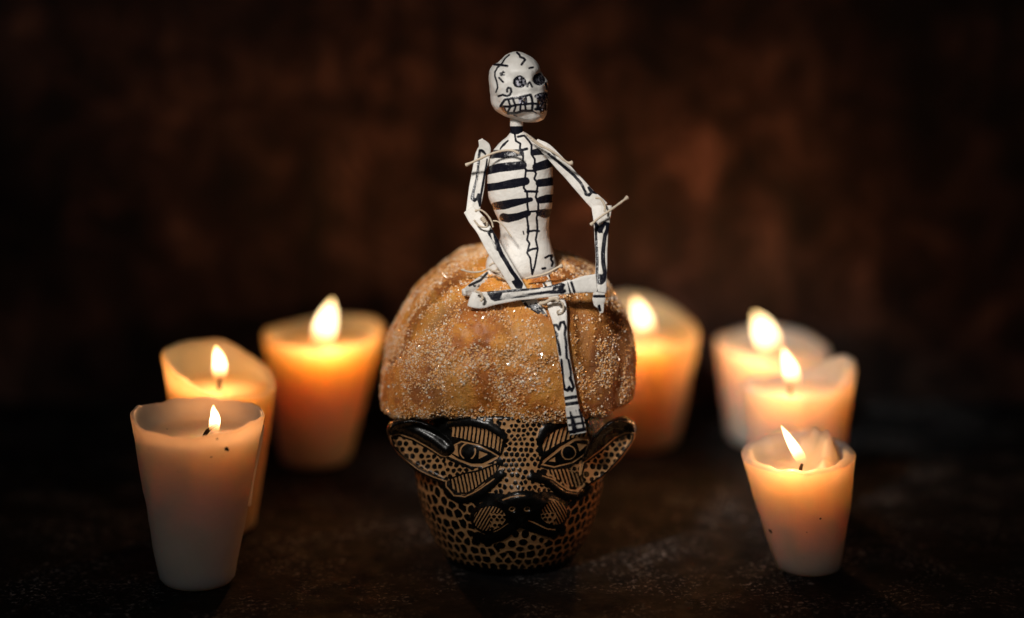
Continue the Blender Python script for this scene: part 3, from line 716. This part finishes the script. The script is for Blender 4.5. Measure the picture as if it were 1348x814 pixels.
V += (V - np.array([*W(685, 270, YF)])) / .03 * ((.00038 * vnoise(V, 180, 3)) + .0003 * vnoise(V, 60, 2))[:, None]
V = np.vstack([V, cc]); k_ = np.arange(na); k2 = (k_ + 1) % na
F = [grid(na, nr, True), np.concatenate([np.stack([k2, k_, 0 * k_ + len(V) - 2], -1), np.stack([(nr - 1) * na + k_, (nr - 1) * na + k2, 0 * k_ + len(V) - 1], -1)])]
ribs = [(zt([(278, 262), (300, 250), (380, 250), (440, 245), (492, 240)]), [3, 4.2, 4.4, 3.8, 3]), (zt([(235, 380), (330, 355), (420, 345), (512, 335)]), [4, 4.6, 5, 4.6, 4.4]),
        (zt([(235, 508), (330, 495), (440, 475), (535, 458)]), [4, 3.8, 4.8, 4.2]), (zt([(300, 648), (370, 640), (450, 622), (575, 598)]), [4, 4.8, 4, 1.8]),
        (zt([(365, 735), (400, 742), (470, 730), (552, 702)]), [4.5, 4.5, 3.8, 3]), (zt([(595, 238), (650, 228), (740, 226)]), [3, 3.8, 3.6]),
        (zt([(615, 350), (670, 335), (760, 305)]), [4, 4.8, 4.4]), (zt([(640, 472), (700, 465), (770, 452)]), [4, 4.2, 4.6]),
        (zt([(650, 602), (700, 592), (770, 588)]), [3.6, 4.4, 4.2]), (zt([(640, 700), (680, 705), (735, 700)]), [3.4, 5, 4])]
spine = [(zt([(452, 100), (460, 150), (495, 170), (490, 205), (515, 240), (515, 330), (537, 372), (532, 420), (520, 510), (545, 540), (548, 590), (548, 640), (555, 690), (545, 740), (556, 814)]), .85),
         (zh([(550, 40), (560, 80), (545, 150), (565, 180), (545, 250), (570, 290), (575, 340), (585, 415)]), .8), (zt([(556, 800), (548, 850)]), .8),
         (zt([(525, 108), (560, 150), (580, 180), (578, 250), (605, 290), (602, 380), (615, 400), (600, 440), (630, 470), (620, 540), (612, 580), (632, 630), (630, 690), (618, 740), (625, 814), (622, 850)]), .85),
         (zh([(622, 0), (625, 80), (612, 150), (628, 220), (615, 290), (605, 350), (585, 415)]), .8),
         (zt([(475, 118), (515, 110)]), 1), (zt([(440, 226), (500, 222), (545, 210)]), 1.3), (zt([(525, 355), (545, 378), (612, 378)]), 1), (zt([(530, 535), (625, 538)]), 1.1),
         (zt([(550, 692), (650, 685)]), .8), (zh([(560, 87), (600, 80), (637, 84)]), .9), (zh([(550, 238), (585, 222), (622, 216)]), 1),
         (zt([(400, 148), (365, 175), (342, 208)]), .6), (zt([(395, 150), (372, 180), (350, 195)]), .5),
         (zh([(685, 288), (715, 272), (738, 270), (728, 300), (745, 325), (735, 350)]), 1.0), (zh([(664, 372), (684, 368)]), 1.2), (zh([(340, 335), (372, 362)]), 1.2), (zh([(515, 85), (522, 110)]), .35)]
painted('torso', V, F, [(p, np.array(h) + .6) for p, h in ribs] + spine)
# neck
nk = [W(680, 150, YF), W(680, 160, YF), W(680, 170, YF), W(680, 180, YF)]
V, F = tube_geo(nk, [8.7 * sf, 8.6 * sf, 8.4 * sf, 8.8 * sf], 40, 40)
painted('neck', V, F, [([(665, 172.3), (696, 172)], 5.3)])
# skull
zs = lambda p: ztr(p, 640, 60, 7.4)
SK = zs([(300, 60), (370, 78), (430, 108), (480, 148), (515, 200), (530, 255), (562, 298), (600, 345), (606, 400), (596, 455), (602, 520), (596, 600), (588, 665), (560, 712), (500, 738), (420, 740), (340, 730), (240, 703), (150, 668), (82, 622), (52, 570), (44, 480), (35, 400), (28, 320), (38, 240), (70, 188), (112, 174), (150, 138), (185, 98), (230, 75)])
SCN = W(682.5, 114, YF + .003)
ph_, rh_ = [], []
for (a, b2) in SK:
    p = W(a, b2, YF + .003) - SCN; ph_.append(math.atan2(p[2], p[0])); rh_.append(math.hypot(p[0], p[2]))
oo = np.argsort(ph_); ph_ = np.array(ph_)[oo]; rh_ = np.array(rh_)[oo]
ph_ = np.concatenate([ph_ - 2*np.pi, ph_, ph_ + 2*np.pi]); rh_ = np.tile(rh_, 3)
D, SF = ico(7)
phi = np.arctan2(D[:, 2], D[:, 0]); rho = np.interp(phi, ph_, rh_); sn = np.hypot(D[:, 0], D[:, 2])
V = np.stack([SCN[0] + rho * np.cos(phi) * sn ** .82, SCN[1] + .0125 * np.sign(D[:, 1]) * np.abs(D[:, 1]) ** .9, SCN[2] + rho * np.sin(phi) * sn ** .82], -1)
x, y = proj(V); fr = D[:, 1] < 0
e2d = lambda cx, cy, sx, sy: np.exp(-(((x - cx) / sx) ** 2 + ((y - cy) / sy) ** 2))
bz = -2.6 * e2d(684, 108, 9, 8) - 2.2 * e2d(709.5, 104, 8, 8) + 3.0 * e2d(698, 112, 6, 10) + 2.5 * e2d(694, 94, 24, 6) + 3.2 * g(d_poly(x, y, zs([(130, 595), (190, 515), (330, 490), (430, 470), (590, 470), (600, 640), (450, 650), (280, 672), (200, 665)])), 1.5) + 1.8 * e2d(660, 118, 8, 12) - 2 * e2d(655, 102, 7, 9) + 2.5 * e2d(700, 155, 18, 5)
bz = bz * fr + 1.7 * vnoise(V, 190, 3) + 1.5 * vnoise(V, 80, 2)
V += D * (bz * sf * np.where(fr, np.clip(-D[:, 1] * 1.6, .15, 1), .5))[:, None]
x, y = proj(V)
st = [(zs(p), h) for p, h in [([(300, 70), (325, 92), (330, 112), (365, 125), (380, 140), (360, 165), (345, 187)], .95), ([(78, 186), (140, 190), (205, 200)], 1.05),
      ([(225, 92), (185, 125), (150, 180), (110, 215), (85, 260), (85, 300), (105, 360), (112, 410), (95, 455)], .55), ([(125, 315), (165, 357)], .75),
      ([(135, 272), (178, 262)], .4), ([(165, 252), (150, 292)], .4), ([(140, 288), (176, 288)], .4), ([(205, 450), (202, 430), (215, 412), (238, 418), (246, 450), (230, 485), (200, 494), (160, 481), (120, 495)], .95),
      ([(420, 222), (455, 214)], .9), ([(385, 368), (402, 400), (412, 368), (425, 358), (447, 402)], .85), ([(578, 366), (590, 400), (596, 430)], .9),
      ([(138, 592), (180, 530), (250, 515), (330, 505), (375, 492), (432, 480), (447, 520), (452, 570), (447, 635)], 1.15), ([(138, 592), (170, 630), (212, 662), (290, 660), (360, 637), (447, 637)], 1.2),
      ([(138, 592), (230, 598), (290, 580), (360, 574), (440, 566), (505, 570)], 1.05), ([(212, 520), (235, 592)], .9), ([(258, 515), (285, 585)], .9), ([(322, 505), (338, 575)], .9), ([(385, 490), (392, 572)], .9),
      ([(172, 600), (186, 632)], .7), ([(236, 600), (205, 655)], .9), ([(290, 588), (266, 658)], .9), ([(336, 580), (330, 650)], .9), ([(380, 575), (386, 640)], .9), ([(480, 622), (522, 620)], 1.3), ([(530, 600), (545, 650)], 2.2),
      ([(480, 495), (510, 478), (560, 468), (600, 470)], 1.1), ([(455, 640), (490, 660)], .3), ([(270, 680), (300, 690)], .3), ([(505, 500), (515, 580), (500, 600)], 1.5), ([(560, 500), (575, 560), (585, 620)], 1.8)]]
gl = np.maximum(d_poly(x, y, zs([(480, 490), (505, 472), (600, 466), (606, 560), (600, 620), (560, 640), (535, 625), (515, 580), (500, 530)])), d_ell(x, y, 640 + 352 / 7.4, 60 + 540 / 7.4, 5, 5.2))
gl = np.where(fr, gl, -3)
painted('skull', V, SF, st, M_SKULL, extra={'glitter': np.clip(gl, -3, 3)})
skull = [o for o in fig.children if o.name.startswith('skull')][0]
SB = BVHTree.FromPolygons([Vector(v) for v in V], [tuple(f) for f in SF])
M_EYE, nt, b = mat('black_glitter')
v = nd(nt, 'ShaderNodeTexVoronoi'); v.inputs['Scale'].default_value = 1300; tc = nd(nt, 'ShaderNodeTexCoord'); L(nt, tc.outputs['Object'], v.inputs['Vector'])
ea = nd(nt, 'ShaderNodeAttribute', attribute_name='spark'); gsp = math_(nt, 'MULTIPLY', ramp(nt, v.outputs['Color'], [(.56, 0), (.60, 1)]), ea.outputs['Fac'])
L(nt, mixc(nt, gsp, (.01, .01, .014), (.9, .88, 1.0)), b.inputs['Base Color']); L(nt, math_(nt, 'MULTIPLY', gsp, .35), b.inputs['Metallic']); b.inputs['Roughness'].default_value = .22
ge = nd(nt, 'ShaderNodeNewGeometry'); s1 = nd(nt, 'ShaderNodeVectorMath', operation='MULTIPLY_ADD'); L(nt, v.outputs['Color'], s1.inputs[0]); s1.inputs[1].default_value = (1.3, 1.3, 1.3); s1.inputs[2].default_value = (-.65, -.65, -.65)
s2 = nd(nt, 'ShaderNodeVectorMath', operation='ADD'); L(nt, ge.outputs['Normal'], s2.inputs[0]); L(nt, s1.outputs[0], s2.inputs[1]); s3 = nd(nt, 'ShaderNodeVectorMath', operation='NORMALIZE'); L(nt, s2.outputs[0], s3.inputs[0]); L(nt, s3.outputs[0], b.inputs['Normal'])
for (ex, ey, erx, ery, rot) in ((640 + 325 / 7.4, 60 + 355 / 7.4, 9.2, 8.5, 0), (640 + 515 / 7.4, 60 + 330 / 7.4, 8.7, 8.9, 25)):
    pts = []; nrg, nan = 9, 36
    for i in range(nrg):
        r = i / (nrg - 1)
        for a in np.linspace(0, 2 * np.pi, nan, endpoint=False):
            u, v2 = erx * r * math.cos(a), ery * r * math.sin(a) * (1 + .06 * math.sin(3 * a)); c_, s_2 = math.cos(math.radians(rot)), math.sin(math.radians(rot))
            px_, py_ = ex + u * c_ - v2 * s_2, ey + u * s_2 + v2 * c_
            d = rays([px_], [py_])[0]; h = SB.ray_cast(Vector(CAM), Vector(d).normalized())
            p = np.array(h[0]) if h[0] is not None else pts[-1]
            pts.append(p - d / np.linalg.norm(d) * (.00035 * (1 - r ** 4) - .00005))
    rr_ = np.repeat(np.linspace(0, 1, nrg), nan); an_ = np.tile(np.linspace(0, 2 * np.pi, nan, endpoint=False), nrg)
    sk_ = np.clip((.80 - np.hypot(rr_ * np.cos(an_) - .22, rr_ * np.sin(an_))) * 5, 0, 1) * (1.0 if rot == 0 else .45)
    e = mk('eye_socket', np.array(pts), grid(nan, nrg, True), M_EYE, skull, attrs={'spark': sk_}); e.matrix_parent_inverse = skull.matrix_basis.inverted(); e.location = (0, 0, 0)
    e.data.transform(__import__('mathutils').Matrix.Translation(-Vector(SEAT))); e.matrix_parent_inverse.identity()

# flat folded paper limbs; stations = (px, py, full width, depth y)
def limb(name, stn, strokes, thick=4.2, parent=fig, n=70, power=.55, seed=0):
    P = np.array([W(a, b, d) for a, b, _, d in stn]); wd = np.array([c for _, _, c, _ in stn]) * sf / 2
    tt = np.concatenate([[0], np.cumsum(np.linalg.norm(np.diff(P, axis=0), axis=1))]); tt /= tt[-1]
    Q = smooth_path(P, n); s = np.linspace(0, 1, n); w2 = np.interp(s, tt, wd)
    w2 = np.convolve(np.pad(w2, 2, 'edge'), np.ones(5) / 5, 'valid')
    T = np.gradient(Q, axis=0); T /= np.linalg.norm(T, axis=1)[:, None]
    B = np.cross(T, -FWD); B /= np.linalg.norm(B, axis=1)[:, None]; N = np.cross(B, T)
    na = 48; a = np.linspace(0, 2 * np.pi, na, endpoint=False); ca, sa = np.cos(a), np.sin(a)
    u = np.sign(ca) * np.abs(ca) ** power; v = np.sign(sa) * np.abs(sa) ** .8
    th2 = np.minimum(thick * sf / 2, w2 * .9)
    V = Q[:, None] + w2[:, None, None] * u[None, :, None] * B[:, None] + th2[:, None, None] * v[None, :, None] * N[:, None]
    # folded paper: a soft lengthwise crease and dents
    V = V + (N[:, None] * (.0004 * np.exp(-((u - .25) / .12) ** 2) * (v > 0))[None, :, None])
    V = V.reshape(-1, 3); V += .00022 * vnoise(V + seed, 260, 3)[:, None] * np.repeat(N, na, 0) + .0003 * vnoise(V - seed, 120, 2)[:, None] * np.repeat(B, na, 0)
    V = np.vstack([V, Q[0], Q[-1]]); k = np.arange(na); k2 = (k + 1) % na; m_ = len(V)
    F = [grid(na, n, True), np.concatenate([np.stack([k2, k, 0 * k + m_ - 2], -1), np.stack([(n-1)*na + k, (n-1)*na + k2, 0 * k + m_ - 1], -1)])]
    return painted(name, V, F, strokes, parent=parent)
def ob_(px, py, off=.0016):
    q = on_bread(px, py, off); return q[1] if q is not None else None
YA = YF - .010                                   # arms in front of the chest
z_l = lambda p: ztr(p, 690, 390, 4.28)
limb('upper_arm', [(632, 184, 5, YF), (637, 194, 17, YF), (635, 206, 20, YF), (631, 225, 19, YF - .002), (628, 245, 20, YF - .005), (625, 264, 19, YF - .007), (621, 284, 17, YF - .009)],
     [(zt([(225, 250), (205, 222), (185, 222), (178, 260), (172, 350), (158, 450), (140, 520), (122, 588), (140, 607), (162, 592), (176, 560), (176, 605), (186, 645)]), [1, 1.2, 1.3, 1.2, 1.4, 1.6, 1.3, 1.2]), (zt([(240, 290), (232, 350), (218, 420), (203, 510), (190, 580), (186, 645)]), [.6, 1.1, 1.1, .9])], seed=1)
fl = limb('forearm', [(617, 276, 15, YA + .001), (626, 288, 20, YA - .001), (637, 303, 20, YA - .004), (651, 328, 21, YA - .006), (668, 354, 19, YA - .0075), (682, 377, 18, YA - .008), (690, 389, 16, YA - .009)],
     [(zh([(262, 120), (252, 95), (275, 82), (300, 95), (305, 130), (325, 200), (350, 262), (380, 310), (430, 395), (475, 455), (500, 490), (495, 518), (470, 512), (440, 470)]), [1.2, 1.6, 2, 2.3, 2.4, 2.2, 2.2, 2.1, 1.9, 1.6]), (zh([(258, 110), (275, 160), (310, 225)]), .9)], seed=2)
limb('hand', [(690, 389, 15, YA - .009), (697, 398, 18, YA - .0115), (706, 407, 19, YA - .0135), (714, 415, 14, YA - .0145), (720, 421, 5, YA - .0155)],
     [(zh([(512, 612), (570, 600)]), 1.6), (zh([(530, 640), (570, 680), (640, 730)]), 1.5), (zh([(570, 650), (620, 690), (700, 760)]), 1.4), (zh([(610, 640), (650, 680), (700, 745)]), 1.2)], thick=3, seed=3, parent=fl)
limb('upper_arm', [(706, 186, 8, YF - .004), (718, 195, 15, YF - .005), (733, 210, 16, YF - .006), (750, 229, 16.5, YF - .007), (770, 252, 17.5, YF - .009), (786, 268, 20, YF - .010), (792, 275, 21, YF - .010)],
     [(za([(130, 250), (180, 290), (250, 350), (320, 410), (375, 470), (402, 520), (415, 560), (438, 567), (456, 545), (436, 508), (466, 540), (496, 548)]), [1.3, 1.5, 1.4, 1.3, 1.3, 1.3]), (za([(150, 232), (200, 262)]), .8)], seed=4)
hy = (ob_(790, 402, .004) or YA)
fr_ = limb('forearm', [(792, 271, 27, YF - .013), (792, 279, 25, YF - .014), (792, 290, 22, YF - .015), (791.5, 305, 18.5, YF - .015), (791.5, 330, 16, YF - .017), (791, 355, 15.5, YF - .021), (790.5, 376, 15, YF - .024), (789.5, 385, 17, YF - .0245)],
     [(zr_([(492, 40), (492, 120), (496, 200), (502, 300), (500, 400), (497, 462)]), [1.2, 1.1, 1.3, 1.4, 1.2, 1]), (zr_([(488, 25), (505, 60), (522, 82), (540, 50), (560, 22)]), [1.6, 2.4, 2.8, 2.2, 1.6]),
      (zr_([(555, 24), (582, 30), (580, 70), (560, 120), (550, 200), (545, 260), (548, 330), (560, 400), (555, 455), (535, 482), (506, 478), (504, 440), (522, 420), (526, 450), (515, 465)]), [1.8, 2.2, 2.0, 2.4, 2.2, 1.8, 1.4, 1.4, 1.3])], seed=5)
limb('hand', [(789.5, 378, 14, YF - .024), (789, 384, 15, YF - .0245), (789, 394, 17.5, YF - .025), (789.5, 400, 15, YF - .025), (791, 404, 9, YF - .025), (792, 412, 5, YF - .025)],
     [(zr_([(500, 538), (560, 538)]), 1.3), (zr_([(478, 583), (555, 583)]), 1.4), (zr_([(515, 655), (522, 690)]), 1.3), (zr_([(562, 655), (560, 720)]), 1.2)], thick=3.4, seed=6, parent=fr_)
def rest(pts, off):                               # limbs that lie on the bread take their depth from it
    out = []
    for (a, b, w_, o2) in pts:
        q = on_bread(a, b, off + o2); out.append((a, b, w_, q[1] if q is not None else YF - .01))
    return out
thL = limb('thigh', [(658, 362, 22, YF - .002), (645, 368, 22, YF - .006), (632, 376, 21, YF - .011), (620, 383, 18, YF - .016), (610, 385, 9, YF - .019)],
     [(zh([(240, 405), (190, 460), (105, 500)]), 1.2), (zh([(375, 447), (290, 450), (240, 480), (205, 522)]), [1.3, 1.5, 1.6, 1.3]), (zh([(140, 505), (180, 505)]), .7)], thick=6, seed=7)
YS = YF - .025
shL = limb('shin', [(619, 394, 20, YS + .001), (624, 395.5, 21.5, YS), (634, 396, 22, YS), (650, 393, 19, YS), (672, 389.5, 16, YS), (700, 386.5, 14.5, YS), (722, 384, 14, YS), (738, 380.5, 15, YS), (752, 377.5, 19, YS + .001)],
     [(zh([(245, 542), (258, 565), (285, 575), (340, 560), (330, 585), (275, 598), (300, 610), (400, 592), (550, 576), (680, 556), (790, 553)]), [1.2, 2, 2.2, 1.6, 1.6, 1.7, 1.4, 1.5, 1.2]), (zh([(245, 540), (310, 552), (400, 543), (550, 530), (640, 519)]), [1.3, 1.2, 1.1]),
      (zr_([(95, 512), (165, 500), (230, 490), (252, 500), (215, 513), (172, 516), (235, 524), (256, 545), (232, 556), (180, 545), (120, 552), (60, 556)]), 1.25)], power=.36, seed=8)
limb('foot', [(748, 378.5, 16, YS), (756, 377, 18, YS), (766, 375, 21, YS + .0005), (778, 373.8, 23, YS + .001), (785.5, 373, 23.5, YS + .001)],
     [(zr_([(268, 480), (292, 552)]), 1.3), (zr_([(303, 475), (326, 547)]), 1.3)], thick=4, parent=shL, power=.4, seed=9)
limb('thigh', [(712, 358, 20, YF - .003), (716, 366, 18, YF - .007), (719, 378, 18, YF - .012), (724, 391, 22, YF - .016), (728, 402, 22, YF - .018)],
     [(zh([(640, 430), (665, 465), (690, 510)]), 1.1), (zh([(712, 408), (742, 480), (750, 500)]), 1.2)], thick=6, seed=10)
sh = rest([(731, 396, 22, .004), (733, 403, 25, .003), (735, 412, 22, .0022), (737, 424, 19, .0018), (739, 444, 15.5, .0016), (743, 470, 14, .0016), (746.5, 492, 14.5, .0016), (749.5, 512, 16, .002), (752, 529, 16.5, .003), (754, 538, 17.5, .004)], .0008)
shR = limb('shin', sh, [(z_l([(188, 218), (168, 195), (164, 165), (183, 163), (196, 188), (204, 150), (224, 145), (234, 178), (228, 212), (236, 260), (240, 350)]), 1.25),
     (z_l([(182, 230), (196, 282), (203, 330)]), 1.4), (z_l([(210, 360), (214, 410), (220, 480), (228, 525), (244, 532), (254, 512), (268, 534), (279, 512), (268, 480), (258, 462)]), [1.2, 1.3, 1.4, 1.4, 1.3, 1.6]),
     (z_l([(250, 362), (262, 420), (264, 475)]), 1.1), (z_l([(232, 577), (290, 567)]), 1.9), (z_l([(234, 610), (300, 601)]), 1.9)], seed=11)
fy_ = sh[-1][3] - .0005
limb('foot', [(753, 535, 17, fy_), (755, 543, 19, fy_ - .0005), (758, 554, 22, fy_ - .001), (760, 564, 23, fy_ - .0015), (761, 571, 22, fy_ - .0015)],
     [(z_l([(262, 652), (272, 720), (280, 770)]), 1.1), (z_l([(287, 645), (300, 710), (310, 765)]), 1.1), (z_l([(312, 640), (328, 700), (338, 750)]), 1.1), (z_l([(246, 688), (330, 676)]), 1.05), (z_l([(254, 728), (345, 712)]), 1.05),
      (z_l([(255, 768), (350, 748)]), [1.8, 2.2])], thick=3.2, parent=shR, power=.4, seed=12)
# strings and knots that tie the joints
def string(pts, y0, y1=None, r=1.15, knobs=(0, 1)):
    y1 = y0 if y1 is None else y1; n = len(pts)
    P_ = [W(a, b, y0 + (y1 - y0) * i / (n - 1)) for i, (a, b) in enumerate(pts)]
    rr = np.full(20, r * sf); 
    if 0 in knobs: rr[0] *= 2.0; rr[1] *= 1.5
    if 1 in knobs: rr[-1] *= 2.0; rr[-2] *= 1.5
    rr = rr * rng.uniform(.85, 1.15, 20)
    V, F = tube_geo(P_, rr, 10, 46); mk('string', V, F, M_STRING, fig, loc=SEAT)
string(zt([(78, 335), (160, 298), (250, 257), (340, 228), (430, 222), (485, 245)]), YF - .008, YF - .0135, 1.5, (0,))
string(zt([(540, 100), (600, 145), (680, 200)]), YF - .010, YF - .010, 1.3, ())
string(za([(0, 140), (60, 185), (110, 205), (180, 245), (240, 292), (285, 320), (312, 318)]), YF - .012, YF - .013, 1.5, (1,))
string(za([(452, 792), (520, 735), (600, 680), (690, 615), (735, 580)]), YF - .0185, YF - .018, 1.5)
string(za([(490, 585), (530, 595), (560, 650), (558, 690)]), YF - .0155, YF - .018, 1.4, ())
string(zt([(150, 685), (190, 678), (240, 715), (275, 770), (285, 810)]), YA - .0065, YA - .008, 1.1, (0,))
string(zt([(140, 755), (180, 800), (235, 808), (240, 770)]), YA - .0065, YA - .0075, 1.2, ())
string(zt([(200, 735), (225, 770)]), YA - .0055, YA - .006, 3.2, ())
string(zh([(285, 5), (320, 10), (365, 45), (400, 90), (428, 130)]), YF - .012, YF - .014, .9, ())
string(zh([(40, 378), (120, 398), (200, 392), (250, 372), (290, 400), (340, 430), (410, 467)]), YF - .010, YF - .014, 1.3, (1,))
string(zh([(255, 350), (290, 330), (330, 345), (300, 390), (270, 385), (340, 400)]), YF - .013, YF - .0145, 1.3, ())
string(zh([(530, 447), (600, 432), (660, 418), (720, 395), (780, 362), (814, 348)]), YF - .015, YF - .014, 1.5, (1,))
string(zr_([(60, 640), (110, 628), (150, 605), (185, 600), (205, 625)]), YS - .0005, YS - .003, 2.4, ())
string(zr_([(150, 625), (200, 618), (238, 640), (242, 680), (225, 712), (200, 715), (198, 695), (215, 690)]), sh[1][3] - .0025, sh[2][3] - .0025, 1.2, ())
string(zh([(150, 545), (190, 560), (205, 600), (190, 620)]), YS - .0025, YS - .003, 1.6, ())
